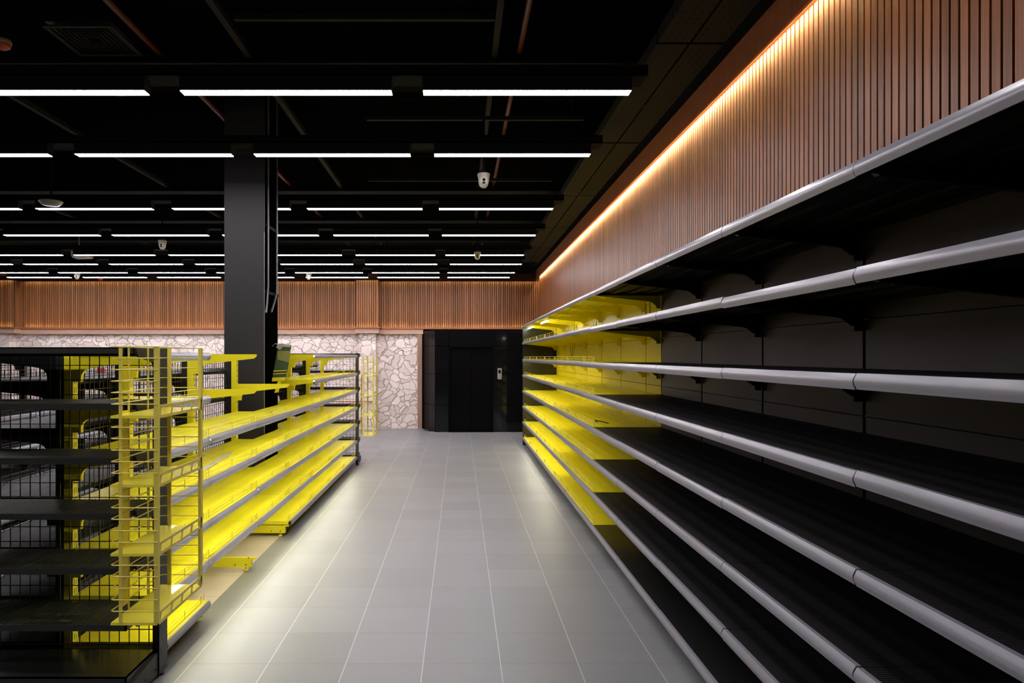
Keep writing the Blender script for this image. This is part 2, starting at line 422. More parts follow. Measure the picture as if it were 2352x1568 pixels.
r = MB().prism([(-.048+.01, -.125), (.048-.01, -.125), (.048, -.115), (.048, .115), (.038, .125), (-.038, .125), (-.048, .115), (-.048, -.115)], 'y', -.02, 0)
put('face_plate', r.mesh('face_plate', 'steel'), cp)
put('display', MB().box(-.026, .026, -.023, -.02, .01, .085).mesh('display', 'lens'), cp)
put('button', MB().lathe([(.016, 0), (.016, .004)], 16, (0, -.02, -.06), Matrix.Rotation(PI/2, 3, 'X')).mesh('button', 'steel'), cp)
tag(put('floor_cable', MB().tube([(-.82+.07*i+.03*math.sin(i*2), 15.93-.06*i+.05*math.cos(i*1.9), .012) for i in range(6)], .009).mesh('floor_cable', 'lens')),
    'loose dark cable on the floor at the foot of the lift surround', 'cable')

# ------------------------------------------------------------------ column
XC0, XC1, YC0, YC1 = -2.374, -1.97, 7.03, 7.60
colm = thing('column', 'square charcoal column rising through the yellow shelving', 'column', ((XC0+XC1)/2, (YC0+YC1)/2, 0))
def L(mb, o):  # shift a world mesh into the local frame of o
    mb.v = [tuple(Vector(v)-o.location) for v in mb.v]; return mb
put('column_core', L(MB().box(XC0+.01, XC1-.012, YC0+.02, YC1-.005, 0, ZC-.01), colm).mesh('column_core', 'columnblack'), colm)
put('front_board', L(MB().box(XC0, XC1, YC0, YC0+.018, 0, ZC-.01), colm).mesh('front_board', 'column'), colm)
put('edge_trim', L(MB().box(XC1-.004, XC1+.003, YC0-.002, YC0+.004, 0, 2.95), colm).mesh('edge_trim', 'pipe'), colm)
for i, (yy, ze, yb_) in enumerate(((7.12, 2.26, 7.04), (7.46, 2.28, 7.24))):
    xx = XC1+.014
    pp = [(xx, yy, ZC-.02), (xx, yy, ze+.16), (xx, yy-.02, ze+.08), (xx, (yy+yb_)/2, ze-.02), (xx, yb_, ze-.12)]
    c = put('conduit', L(MB().tube(pp, .011, 8), colm).mesh('conduit', 'pipe', True), colm)
for z0 in (3.02, 2.34):
    put('pipe_strap', L(MB().box(XC1-.002, XC1+.006, YC0+.03, YC1-.03, z0, z0+.03), colm).mesh('pipe_strap', 'tray'), colm)

# ------------------------------------------------------------------ shelving pieces
def shelf_mesh(L_, depth, s, mat, ribbed=False, th=.032, lip=None):
    """local: front edge at x=0, back at x=s*depth, y 0..L_, top at z=0"""
    def fn():
        m_ = MB(); g = .002
        m_.box(0, s*depth, g, L_-g, -.004, 0)
        m_.box(0, s*.012, g, L_-g, -(lip or th), -.004); m_.box(s*(depth-.008), s*depth, g, L_-g, -th*.8, -.004)
        m_.box(0, s*depth, g, g+.006, -th, -.004); m_.box(0, s*depth, L_-g-.006, L_-g, -th, -.004)
        for q in (.3, .55, .8):
            m_.box(s*(depth*q-.03), s*(depth*q+.03), g+.006, L_-g-.006, -.018, -.004)
        return m_.mesh('shelf', mat)
    return cached(('shelf', round(L_, 4), round(depth, 4), s, mat, th, lip), fn)
def rail_mesh(L_, s):
    def fn():
        h = .047; n = 6; o_ = []; i_ = []
        for k in range(n+1):
            a = k/n; z = .001 - h*a; x = -s*(.004+.011*math.sin(PI*min(1, a*1.08)*.93))
            o_.append((x, z)); i_.append((x+s*.003, z))
        pts = [(s*.012, .003), (-s*.004, .003)] + o_[1:] + i_[::-1][:-1] + [(s*.012, 0.0)]
        m_ = MB().prism(pts, 'y', .003, L_-.003)
        return m_.mesh('price_rail', 'rail', True)
    return cached(('rail', round(L_, 4), s), fn)
def led_mesh(L_, s, mt='shelfled'):
    return cached(('led', round(L_, 4), s, mt), lambda: MB().box(s*.014, s*.024, .05, L_-.05, -.026, -.018).mesh('light_bar', mt))
def fence_mesh(L_, s, mat, h=.052):
    def fn():
        m_ = MB(); r = .0021; x = s*.022; a, b = .018, L_-.018
        loop = [(x, a, .006), (x, a, h-.010), (x, a+.010, h), (x, b-.010, h), (x, b, h-.010), (x, b, .006)]
        m_.tube(loop, r, 5)
        m_.tube([(x, a, h*.5), (x, b, h*.5)], r*.8, 5); m_.tube([(x, a, .007), (x, b, .007)], r*.8, 5)
        for yy in (a+.05, (a+b)/2, b-.05): m_.tube([(x, yy, -.002), (x, yy, h)], r, 5)
        return m_.mesh('fence', mat)
    return cached(('fence', round(L_, 4), s, mat), fn)
def arm_mesh(depth, s, mat, th=.024, hb=.085, cham=False):
    """bracket arm: root at x=0, tip at x=-s*depth, top at z=0 (s points towards the back)"""
    def fn():
        d_ = depth; f = -s
        pts = [(0, 0), (f*d_, 0), (f*d_, -.016), (f*(d_-.02), -.034), (f*.13, -hb*.86), (f*.10, -hb*.92)]
        if cham: pts = pts[:4] + [(f*.11, -.082), (f*.085, -.088), (f*.040, -.122)]
        else:
          for k in range(1, 6):
            a = k/5*PI/2; pts.append((f*(.10-.055*math.sin(a)), -hb*.92-.055*(1-math.cos(a))))
        pts += [(f*.04, -.145), (0, -.145)] if cham else [(f*.045, -hb-.07), (0, -hb-.07)]
        m_ = MB().prism(pts, 'y', -th/2, th/2)
        return m_.mesh('bracket', mat)
    return cached(('arm', round(depth, 4), s, mat, th, hb, cham), fn)
def post_mesh(wx, wy, z1, mat):
    def fn(): return MB().box(-wx/2, wx/2, -wy/2, wy/2, .02, z1).mesh('post', mat)
    return cached(('post', wx, wy, z1, mat), fn)
def foot_mesh(mat):
    def fn():
        return MB().lathe([(.022, 0), (.022, .008), (.010, .014), (.007, .016), (.007, .06)], 14).mesh('levelling_foot', mat, True)
    return cached(('foot', mat), fn)
def leg(parent, loc, depth, s, mat, h=.12):
    def fn():
        f = -s; m_ = MB().prism([(0, .03), (f*(depth-.03), .03), (f*(depth-.03), h), (f*depth, h), (f*depth, h+.012), (0, h+.012)], 'y', -.018, .018)
        return m_.mesh('base_leg', mat)
    o_ = put('base_leg', cached(('leg', round(depth, 4), s, mat, h), fn), parent, loc)
    put('levelling_foot', foot_mesh(mat), o_, (-s*(depth-.08), 0, 0))
    def fn2():
        m_ = MB()
        for (px, pz) in ((depth-.055, .105), (depth-.075, .05), (depth-.16, .05)):
            m_.lathe([(.005, 0), (.005, .002)], 8, (-s*px, -.018, pz), Matrix.Rotation(PI/2, 3, 'X'))
        return m_.mesh('bolt', 'lens')
    put('bolt', cached(('bolt', round(depth, 4), s), fn2), o_)
    return o_
ORD = ['first', 'second', 'third', 'fourth', 'fifth', 'sixth', 'seventh', 'eighth', 'ninth', 'tenth']

def bay(root, L_, xf, s, xb, levels, mat, matshelf, fences, fence_mat, skip_rail=(), base_z=None, no_base=False, leds=(), arms=True, top_nofence=True, legs=True, basemat=None):
    """one side of a shelving bay in the frame of root (y 0..L_); s=+1: the back lies towards +x"""
    depth = abs(xb-xf)
    for i, z in enumerate(levels):
        base = (i == len(levels)-1)
        m_ = (basemat or mat) if base else matshelf
        sh = put('shelf', shelf_mesh(L_, depth-.012, s, m_, th=.034), root, (xf+s*.012, 0, z))
        if i not in skip_rail:
            put('price_rail', rail_mesh(L_, s), sh, (-s*.004, 0, random.uniform(-.003, .002)), (0, random.uniform(-.03, .05)*s, 0))
        if i in leds: put('light_bar', led_mesh(L_, s), sh)
        if i in fences:
            put('wire_fence', fence_mesh(L_, s, fence_mat), sh, (0, 0, 0))
        if not base and arms:
            put('bracket', arm_mesh(depth-.06, s, mat, cham=True), root, (xb-s*.004, .014, z-.006))
        if base and legs:
            leg(root, (xb-s*.004, .02, 0), depth-.05, s, mat, h=z-.052)

# ------------------------------------------------------------------ right wall rack
XRF, XRB = 1.20, 1.845
BL = 1.068
starts = [2.117-2*BL + i*BL for i in range(6)]            # black bays, joints at 2.117, 3.185 ...
yb0 = 2.117+4*BL
LV_R = [2.290, 1.967, 1.644, 1.350, 1.052, .756, .455, .157]
cnt = 0
def right_bay(y0, L_, colour, label, group, first=False, last=False):
    ye = colour == 'y'
    root = thing('wall_shelving_bay', label, 'shelving', ((XRF+XRB)/2, y0, 0), group)
    dxm = (XRF+XRB)/2; xf, xb = XRF-dxm, XRB-dxm
    mat, ms, fm = ('yellow', 'yshelf', 'ywire') if ye else ('black', 'bshelf', 'bwire')
    bay(root, L_, xf, 1, xb, LV_R, mat, ms, range(1, 8) if ye else (), fm, basemat='yellow' if ye else 'blackgloss', leds=range(2, 7) if ye and y0 > 8.9 else ())
    zz = [.12, .54, .98, 1.426, 1.868, 2.31]
    pm_ = MB()
    for a, b in zip(zz[:-1], zz[1:]): pm_.box(xb+.002, xb+.012, .012, L_-.012, a+.002, b-.002)
    put('back_panel', pm_.mesh('back_panel', 'ypanel' if ye else 'panel'), root)
    put('post', post_mesh(.03, .022, 2.31, 'ypost' if ye else 'bpost'), root, (xb+.028, .012, 0))
    if last:
        put('post', post_mesh(.03, .022, 2.31, 'ypost'), root, (xb+.028, L_-.012, 0))
        put('end_panel', MB().box(xf+.004, xb+.03, L_+.012, L_+.03, .0, 2.31).mesh('end_panel', 'blackgloss'), root)
        for z in LV_R[:-1]: put('bracket', arm_mesh(xb-xf-.06, 1, mat, cham=True), root, (xb-.004, L_-.012, z-.006))
        leg(root, (xb-.004, L_-.02, 0), xb-xf-.05, 1, mat, h=.105)
    return root
for i, y0 in enumerate(starts):
    n = len(starts)-1-i
    right_bay(y0, BL, 'k', f'black wall shelving bay, {ORD[n]} of the black ones counting from the yellow bays' if n else
              'black wall shelving bay with grey price rails, directly beside the yellow bays', 'black bays of the wall shelving')
right_bay(yb0, .53, 'y', 'narrow half-width yellow wall shelving bay, the first yellow one after the black bays', 'yellow bays of the wall shelving')
yy = yb0+.53
for i in range(6):
    right_bay(yy, BL, 'y', ('full-width yellow wall shelving bay at the far end, beside the lift' if i == 5 else
              f'full-width yellow wall shelving bay, {ORD[i]} full one beyond the narrow yellow bay'), 'yellow bays of the wall shelving', last=(i == 5))
    yy += BL
# loose black cables hanging at the yellow back panels
def cable(pts, label, r=.0042):
    o0 = Vector(pts[0]); tag(put('loose_cable', MB().tube([tuple(Vector(p)-o0) for p in pts], r, 6).mesh('loose_cable', 'lens', True), None, o0), label, 'cable', 'loose cables on the yellow shelving')
def loop(c, rx, rz, n=12, tail=.12):
    pts = [(c[0], c[1]-.05, c[2]+tail), (c[0], c[1]-.02, c[2]+tail*.6)]
    for k in range(n+1):
        a = PI/2+2*PI*k/n; pts.append((c[0]-.002*k, c[1]+rx*math.cos(a), c[2]+rz*math.sin(a)))
    return pts
cable(loop((1.825, 6.72, 2.13), .055, .07), 'looped black cable hanging high on the nearest yellow back panel, under the top shelf')
cable(loop((1.825, 9.35, 2.05), .05, .08), 'looped black cable under the top yellow shelf, behind the middle of the wire fence')
cable(loop((1.825, 10.9, 2.08), .09, .10), 'wide looped black cable under the top yellow shelf, behind the far part of the fence')
cable(loop((1.825, 11.3, 1.78), .07, .08), 'looped black cable on the yellow panel between the second and third shelf')
cable([(1.33, 6.75, 1.062), (1.30, 6.71, 1.085), (1.36, 6.70, 1.075), (1.42, 6.66, 1.06)], 'short black cable end lying on a yellow shelf by the fence corner', .005)
# tubes under the top yellow shelf
for y0, y1, lb in ((10.25, 11.15, 'lit tube under the top yellow shelf, nearer of the two'), (12.4, 13.25, 'lit tube under the top yellow shelf, at the far end by the lift')):
    t0 = thing('shelf_light', lb, 'light', (1.30, (y0+y1)/2, 2.235), 'tube lights under the top yellow shelf')
    put('holder', MB().box(-.014, .014, -(y1-y0)/2, (y1-y0)/2, .0, .02).mesh('holder', 'white'), t0)
    put('tube', MB().tube([(0, -(y1-y0)/2+.02, -.012), (0, (y1-y0)/2-.02, -.012)], .010, 8).mesh('tube', 'tube', True), t0)

# ------------------------------------------------------------------ the long double shelving on the left
XLF, XSP = -1.594, -2.11
XBK, XBF = -2.205, -2.73
LV_L = [1.722, 1.445, 1.180, .919, .655, .395, .144]
LV_K = [1.722, 1.565, 1.308, .938, .660, .395, .144]
GB = 1.065
joints = [3.80, 4.455] + [4.455+GB*i for i in range(1, 7)]
def mesh_panel(L_, z0, z1, pitch_h=.053, pitch_v=.0785, r=.0021, ax='y', mat='bwire'):
    def fn():
        m_ = MB(); u = .02
        def bx(u0, u1, za, zb):
            if ax == 'y': m_.box(-r, r, u0, u1, za, zb)
            else: m_.box(u0, u1, -r, r, za, zb)
        while u < L_-.015:
            bx(u-r, u+r, z0, z1); u += pitch_h
        z = z0+.01
        while z < z1:
            bx(.01, L_-.01, z-r, z+r); z += pitch_v
        return m_.mesh('mesh_panel', mat)
    return cached(('mesh', round(L_, 3), z0, z1, ax, mat, pitch_h), fn)
names_L = ['short yellow and black gondola bay nearest the camera, behind the front end unit',
           'yellow and black gondola bay without a base shelf, the nearer of the two such bays',
           'yellow and black gondola bay without a base shelf, just in front of the column',
           'gondola bay around the charcoal column, with shallow yellow shelves',
           'yellow and black gondola bay directly beyond the column',
           'second yellow and black gondola bay beyond the column',
           'farthest yellow and black gondola bay, against the far end unit']
have = {0: [0,1,2,3,4,5,6], 1: [2,3,4,5], 2: [2,3,4,5], 3: [2,3,4,5,6], 4: [0,1,2,3,4,5,6], 5: [0,1,2,3,4,5,6], 6: [0,1,2,3,4,5,6]}
for i in range(7):
    y0, y1 = joints[i], joints[i+1]; L_ = y1-y0
    root = thing('gondola_bay', names_L[i], 'shelving', (-2.158, y0, 0), 'bays of the long gondola shelving')
    g = lambda X: X+2.158
    for j in have[i]:
        z = LV_L[j]; back = XSP if i != 3 else -1.95
        dep = abs(back-XLF)
        base = j == 6
        sh = put('shelf', shelf_mesh(L_, dep-.012, -1, 'yellow' if base else 'yshelf', lip=None if base else .013), root, (g(XLF)-.012, 0, z)); sh['label'] = 'yellow shelf facing the aisle'
        put('price_rail', rail_mesh(L_, -1), sh, (.004, 0, random.uniform(-.004, .002)), (0, random.uniform(-.06, .03), 0))
        if j < 6: put('light_bar', led_mesh(L_, -1, 'shelfled_bright' if i < 3 else 'shelfled'), sh)
        if j and not (i == 3 and j == 2): put('wire_fence', fence_mesh(L_, -1, 'ywire'), sh)
    # arms at the start of the bay
    arms = [j for j in range(6) if (j in have[i]) or (i and j in have[i-1])]
    if i == 1: arms = [0, 1, 2, 3, 4, 5]
    if i == 2: arms = [0, 1, 2, 3, 4, 5]
    if i == 3: arms = [1, 2, 3, 4, 5]
    for j in arms:
        put('bracket', arm_mesh(abs(XSP-XLF)-.02, -1, 'yellow'), root, (g(XSP), .014, LV_L[j]-.006))
    leg(root, (g(XSP), .022, 0), abs(XSP-XLF)-.025, -1, 'yellow', h=.092)
    if i == 6:
        for j in range(6): put('bracket', arm_mesh(abs(XSP-XLF)-.02, -1, 'yellow'), root, (g(XSP), L_-.014, LV_L[j]-.006))
    if i != 4:
        put('post', post_mesh(.048, .05, 1.70, 'ypost'), root, (g(XSP)-.024, .028, 0))
        q = put('post', post_mesh(.044, .05, 1.70, 'bpost'), root, (g(XSP)-.072, .028, 0)); q['label'] = 'black post'
    elif i == 4:
        put('post', post_mesh(.048, .05, 1.70, 'ypost'), root, (g(XSP)-.024, .03, 0))
    if i == 6: put('post', post_mesh(.048, .05, 1.70, 'ypost'), root, (g(XSP)-.024, L_-.03, 0))
    # wire mesh along the spine and black shelves on the hidden side
    if i != 3:
        q = put('mesh_panel', mesh_panel(L_-.06, .16, 1.68), root, (g(XSP)-.075, .03, 0)); q['label'] = 'black wire mesh'
    for j in range(7):
        if i == 3 and j < 7: bkx, = (-2.40,)
        else: bkx = XBK
        if j == 0 and i not in (0, 4, 5): continue
        sh = put('shelf', shelf_mesh(L_, abs(XBF-bkx)-.012, 1, 'bshelf'), root, (g(XBF)+.012, 0, LV_K[j])); sh['label'] = 'black shelf on the far side'
        put('price_rail', rail_mesh(L_, 1), sh, (-.004, 0, 0))
        if 0 < j < 6: put('wire_fence', fence_mesh(L_, 1, 'bwire'), sh)
        if j < 6 and i != 3: put('bracket', arm_mesh(abs(XBF-XBK)-.03, 1, 'black'), root, (g(XBK), .014, LV_K[j]-.006))
    leg(root, (g(XBK), .022, 0), abs(XBF-XBK)-.025, 1, 'black', h=.092)

# end units ---------------------------------------------------------
def end_unit(yp, dirn, label):
    """black end unit: posts at yp, shelves projecting dirn (-1 towards the camera)"""
    root = thing('end_shelf_unit', label, 'shelving', (-2.158, yp, 0), 'black end units of the gondola')
    X0, X1 = -.568, .568
    for sx in (-1, 1):
        xx = X1-.015 if sx > 0 else X0+.015
        p_ = MB().box(xx-.018, xx+.018, -.05*1, .05, .02, 1.752)
        for z in [0.12+.1322*k for k in range(12)]:
            p_.box(xx-.019, xx+.019, -.030, -.027, z, z+.03)
        put('post', cached(('endpost', sx), lambda: p_.mesh('post', 'bpost')), root)
        put('levelling_foot', foot_mesh('black'), root, (xx, 0, 0))
    put('mesh_panel', mesh_panel(2*X1-.07, .15, 1.70, ax='x'), root, (X0+.035, -dirn*0+.0, 0))
    put('cross_bar', MB().box(X0+.03, X1-.03, -.012, .012, 1.70, 1.725).box(X0+.03, X1-.03, -.012, .012, .10, .13).mesh('cross_bar', 'black'), root)
    dep = .335; y_in = dirn*.03; y_out = dirn*(.03+dep)
    zs_ = [1.744, 1.471, 1.208, .940, .675, .402, .148]
    for j, z in enumerate(zs_):
        base = j == 6
        m_ = MB(); xa, xb = X0+.0, X1-.022
        lo = -.045 if base else -.030
        m_.box(xa, xb, y_out-dirn*.010, y_out, lo, 0)
        m_.box(xa, xb, y_in, y_in+dirn*.008, lo, -.0)
        m_.box(xa, xa+.008, y_in, y_out, lo, 0); m_.box(xb-.008, xb, y_in, y_out, lo, 0)
        if base or j == 0:
            m_.box(xa, xb, y_in, y_out, -.006, 0)
        else:
            x = xa+.012
            while x < xb-.01:
                m_.box(x, x+.007, y_in, y_out-dirn*.004, -.007, .002); x += .0185
            for q in (.12, .38, .64, .9):
                m_.box(xa, xb, y_in+dirn*(dep*q-.030), y_in+dirn*(dep*q+.030), -.010, -.007)
        sh = put('shelf', m_.mesh('shelf', 'blackgloss' if base else 'ribs'), root, (0, 0, z))
        if not base:
            for sx in (-1, 1):
                xx = X1-.019 if sx > 0 else X0-.002
                f = dirn
                pts = [(f*.02, -.003), (f*(dep*.86), -.003), (f*(dep*.86), -.02), (f*(dep*.80), -.045), (f*.10, -.075), (f*.05, -.13), (f*.02, -.13)]
                pts = [(a, b) for a, b in pts]
                put('bracket', MB().prism(pts, 'x', xx, xx+.012).mesh('bracket', 'bpost'), sh)
    for sx in (-1, 1):
        xx = X1-.03 if sx > 0 else X0+.004
        m_ = MB().prism([(dirn*.02, .02), (dirn*.34, .02), (dirn*.355, .10), (dirn*.02, .145)], 'x', xx, xx+.026)
        for yy_ in (.08, .20, .30): m_.lathe([(.005, 0), (.005, .003)], 8, (xx+.028, dirn*yy_, .06), Matrix.Rotation(PI/2, 3, 'Y'))
        put('base_leg', m_.mesh('base_leg', 'bpost'), root)
    return root
end_unit(3.735, -1, 'black end shelf unit with ribbed shelves and wire mesh back, nearest the camera')
end_unit(10.91, 1, 'black end shelf unit with wire mesh back at the far end of the yellow gondola')

# hanging yellow wire towers ----------------------------------------
def tower(x0, x1, y0, y1, z0, z1, label, plate=True):
    ox, oy = x0, y0
    W, D, Hh = x1-x0, y1-y0, z1-z0
    root = thing('wire_display_rack', label, 'display rack', (ox, oy, z0), 'yellow wire racks hung on the gondola ends')
    u = .011
    for (px, py, wx, wy) in ((.045, -.003, .014, .008), (W-.006, .0, .022, .014), (W-.004, D, .014, .03), (.045, D, .018, .01)):
        put('upright', MB().box(px-wx/2, px+wx/2, py-wy/2, py+wy/2, 0, Hh).mesh('upright', 'ywire'), root)
    m_ = MB()
    for yy_ in (D*.33, D*.72): m_.tube([(-.002, yy_, 0), (-.002, yy_, Hh)], .0045, 6)
    put('side_rod', m_.mesh('side_rod', 'ywire'), root)
    n = 24; wm = MB(); pitch = Hh/n
    lv = [0, 6, 12, 18]
    for k in range(1, n+1):
        if k in lv: continue
        z = k*pitch
        wm.tube([(W, -.006, z), (.012, -.006, z), (0, .004, z), (0, D-.012, z), (.012, D, z), (W, D, z)], .0028, 6)
    put('wire_ring', wm.mesh('wire_ring', 'ywire'), root)
    put('top_wire', MB().tube([(W, 0, Hh-.002), (W, D, Hh-.002)], .003, 6).mesh('top_wire', 'ywire'), root)
    for k in lv:
        z = k*pitch
        sh = put('shelf', MB().box(0, W-.004, -.004, D, z-.012, z).mesh('shelf', 'yrack'), root)
        # pierced plate on the aisle side
        hh, a = .048, W
        pl = MB(); ns = 4; e = .014; t_ = .003
        pl.box(a, a+t_, e*.4, D, z-.012, z+.002); pl.box(a, a+t_, e, D, z+hh-.014, z+hh)
        seg = (D-.03)/ns
        for q in range(ns+1):
            yq = .010+q*seg
            pl.prism([(yq-.004, z), (yq+.012, z), (yq+.024, z+hh-.01), (yq+.008, z+hh-.01)], 'x', a, a+t_)
        put('pierced_plate', pl.mesh('pierced_plate', 'ywire'), sh)
    if plate:
        put('hanger_plate', MB().box(-.006, -.001, D*.17, D*.34, .03, Hh*.76).mesh('hanger_plate', 'yellow'), root)
    return root
tower(-1.575, -1.362, 3.15, 3.675, .4986, 1.743, 'tall yellow wire rack hung on the side of the near black end unit')
tower(-1.562, -1.352, 10.98, 11.50, .455, 1.700, 'tall yellow wire rack hung at the far end of the gondola, before the stone wall')

# loose strips lying on the yellow shelves, hanging packet, pipe, sign
def strip(x, y, z, l, wd, rz, label):
    tag(put('loose_price_strip', MB().box(-wd/2, wd/2, 0, l, 0, .004).mesh('loose_price_strip', 'strip'), None, (x, y, z), (0, 0, rz)), label, 'plastic strip', 'loose plastic strips on the yellow shelves')
strip(-1.80, 4.50, .921, 1.0, .05, .22, 'loose grey plastic strip lying on the yellow shelf behind the wire rack, nearer one')
strip(-1.74, 4.62, .926, 1.0, .04, .10, 'loose grey plastic strip lying crossed over another on the same yellow shelf')
pk = thing('hanging_packet', 'see-through packet with yellow card hanging at the column side', 'packet', P(646, 832, 7.35), None)
def quad_box(m_, pts, t_=.012): m_.prism(pts, 'y', -t_, t_)
a = MB(); quad_box(a, [(-.095, -.20), (.05, -.19), (.105, .18), (-.03, .18)]); put('bag', a.mesh('bag', plain('clear_bag_over_green_card', (.07, .095, .05), .15)), pk)
a = MB(); a.prism([(-.05, .16), (-.01, .13), (.02, .165), (.10, .16), (.105, .185), (-.02, .20)], 'y', -.018, -.012); put('crumpled_top', a.mesh('crumpled_top', 'white'), pk)
a = MB(); a.prism([(-.036, .03), (.084, -.0), (.100, .12), (-.035, .12)], 'y', -.016, -.012); put('olive_card', a.mesh('olive_card', plain('olive_card', (.22, .22, .05), .5)), pk)
a = MB(); a.prism([(-.094, -.20), (.045, -.19), (.05, -.155), (-.09, -.16)], 'y', -.016, -.012).prism([(-.085, -.125), (.055, -.118), (.056, -.112), (-.084, -.118)], 'y', -.016, -.012).prism([(-.08, -.095), (.058, -.088), (.060, -.08), (-.079, -.087)], 'y', -.016, -.012)
put('yellow_card', a.mesh('yellow_card', 'yellow'), pk)
a = MB(); a.prism([(-.07, -.32), (-.03, -.315), (.0, -.20), (-.035, -.20)], 'y', -.010, .0); put('yellow_tag', a.mesh('yellow_tag', 'yellow'), pk)
put('hook_wire', MB().tube([(-.02, 0, .18), (-.06, -.01, .20), (-.09, -.02, .17)], .005).mesh('hook_wire', 'steel'), pk)
tag(put('handrail', MB().tube([(-3.5, 0, 0), (-1.98, 0, 0)], .013, 8).mesh('handrail', 'copper', True), None, (0, 16.08, .655)), 'thin rust-coloured rail before the stone wall, seen through the far mesh', 'rail')
for xx in (-3.4, -2.05): put('rail_bracket', MB().box(xx-.01, xx+.01, 0, .42 if xx < -2.5 else .11, -.01, .01).mesh('rail_bracket', 'black'), bpy.data.objects['handrail'])
sg = tag(put('wall_sign', MB().box(-.09, .09, 0, .02, -.05, .05).mesh('wall_sign', 'red'), None, P(231, 850, 16.40)), 'small red sign on the stone wall, seen through black mesh', 'sign')

# second, all black gondola further left
for i in range(6):
    y0 = 4.2+i*1.2; L_ = 1.2
    root = thing('gondola_bay', f'all-black gondola bay in the row behind, {ORD[i]} from the camera', 'shelving', (-4.9, y0, 0), 'bays of the black gondola behind')
    for j, z in enumerate([1.70, 1.445, 1.12, .80, .48, .144]):
        for s, xf, xb in ((-1, .55, .03), (1, -.55, -.03)):
            if j in (0,) and s == -1 and i % 2: continue
            sh = put('shelf', shelf_mesh(L_, .51, s, 'bshelf'), root, (xf+s*.012, 0, z))
            put('price_rail', rail_mesh(L_, s), sh, (-s*.004, 0, 0))
            if 0 < j < 5: put('wire_fence', fence_mesh(L_, s, 'bwire'), sh)
            if j < 5: put('bracket', arm_mesh(.49, s, 'black'), root, (xb, .014, z-.006))
    put('post', post_mesh(.06, .05, 1.70, 'bpost'), root, (0, .027, 0))
    put('mesh_panel', mesh_panel(L_-.06, .16, 1.68), root, (0, .045, 0))
    for s in (-1, 1): leg(root, (-s*.03, .022, 0), .49, s, 'black', h=.092)

# ------------------------------------------------------------------ ceiling services
HL = 1.75
ROWS = [ (211.5, [(-143, 337), (415, 899), (971, 1448)]),
         (357, [(-243, 116), (176, 535), (585, 942), (997, 1354)]),
         (480.5, [(-219, 48), (85, 352), (397, 667), (706, 970), (1008, 1271)]),
         (541, [(-240, -20), (11, 229), (259, 479), (512, 732), (766, 985), (1015, 1231)]),
         (586, [(-40, 143), (171, 355), (388, 570), (602, 785), (817, 1000), (1023, 1203)]),
         (607, [(-140, 28), (56, 223), (252, 419), (449, 614), (645, 811), (839, 1004), (1033, 1198)]),
         (626.5, [(-46, 109), (135, 291), (318, 471), (498, 653), (678, 833), (855, 1009), (1028, 1182)]),
         (637.3, [(18, 163), (192, 337), (362, 507), (533, 676), (703, 846), (867, 1010), (1028, 1171)]) ]
ROWN = ['nearest', 'second', 'third', 'fourth', 'fifth', 'sixth', 'seventh', 'farthest']
def fixture_meshes(L_):
    def fn():
        a = MB().box(0, L_, -.046, .046, .004, .095).mesh('housing', 'housing')
        b = MB().box(.004, L_-.004, -.040, .040, 0, .004).mesh('diffuser', 'ledwhite')
        return a, b
    return cached(('fix', round(L_, 2)), fn)
def fixture(x0, x1, Y, label, skew=0.0):
    L_ = round(x1-x0, 2)
    r_ = thing('linear_ceiling_light', label, 'ceiling light', (x0, Y, H+HL), 'rows of linear ceiling lights')
    r_.rotation_euler = (0, 0, skew)
    a, b = fixture_meshes(L_); put('housing', a, r_); put('diffuser', b, r_)
    m_ = cached(('susp', L_), lambda: MB().tube([(.1, 0, .09), (.1, 0, .10)], .004).tube([(L_-.1, 0, .09), (L_-.1, 0, .10)], .004).mesh('hanger', 'conduit'))
    put('hanger', m_, r_)
row_y = []
for ri, (ry, segs) in enumerate(ROWS):
    Y = F*HL/(VY-ry); row_y.append(Y)
    segs = sorted(segs, reverse=True)
    for k, (a, b) in enumerate(segs):
        pos = 'rightmost' if k == 0 else f'{ORD[k]} from the right'
        skew = -.006 if ri == 0 else -.002
        fixture((a-VX)*Y/F, (b-VX)*Y/F, Y+(0.02 if ri == 0 else 0), f'long white linear ceiling light, {pos} in the {ROWN[ri]} row', 0)
# rows overhead, nearer than the picture shows
for Y, nm, ks in ((2.75, 'row overhead just out of view', range(4)), (1.0, 'unseen row added above the camera', range(1, 4))):  # the lights above the camera are unseen, added to brighten the near rack
    for k in ks:
        x1 = 1.13-k*1.587
        fixture(x1-1.38, x1, Y, f'long white ceiling light, {ORD[k]} from the right in the {nm}')
# channels the lights hang from
for i, Y in enumerate(row_y):
    m_ = MB().box(-11.5, 1.24, Y-.03, Y+.17, H+HL+.10, H+HL+.115).box(-11.5, 1.24, Y-.03, Y-.022, H+HL+.10, H+HL+.17).box(-11.5, 1.24, Y+.162, Y+.17, H+HL+.10, H+HL+.17)
    tag(put('cable_tray', m_.mesh('cable_tray', 'tray')), f'dark metal channel carrying the {ROWN[i]} row of ceiling lights', 'cable tray', 'channels above the light rows')
# deep cross beams
for i, Y in enumerate((1.2, 3.35, 5.52, 7.62, 9.8, 11.95, 14.0)):
    m_ = MB().box(XL+.02, XR-.02, Y, Y+.24, 4.02, 4.04).box(XL+.02, XR-.02, Y+.11, Y+.13, 4.04, ZC-.02).box(XL+.02, XR-.02, Y, Y+.24, ZC-.03, ZC-.01)
    tag(put('ceiling_beam', m_.mesh('ceiling_beam', 'beam')), f'black steel beam across the ceiling, {ORD[i]} from the camera position', 'beam', 'cross beams under the ceiling')
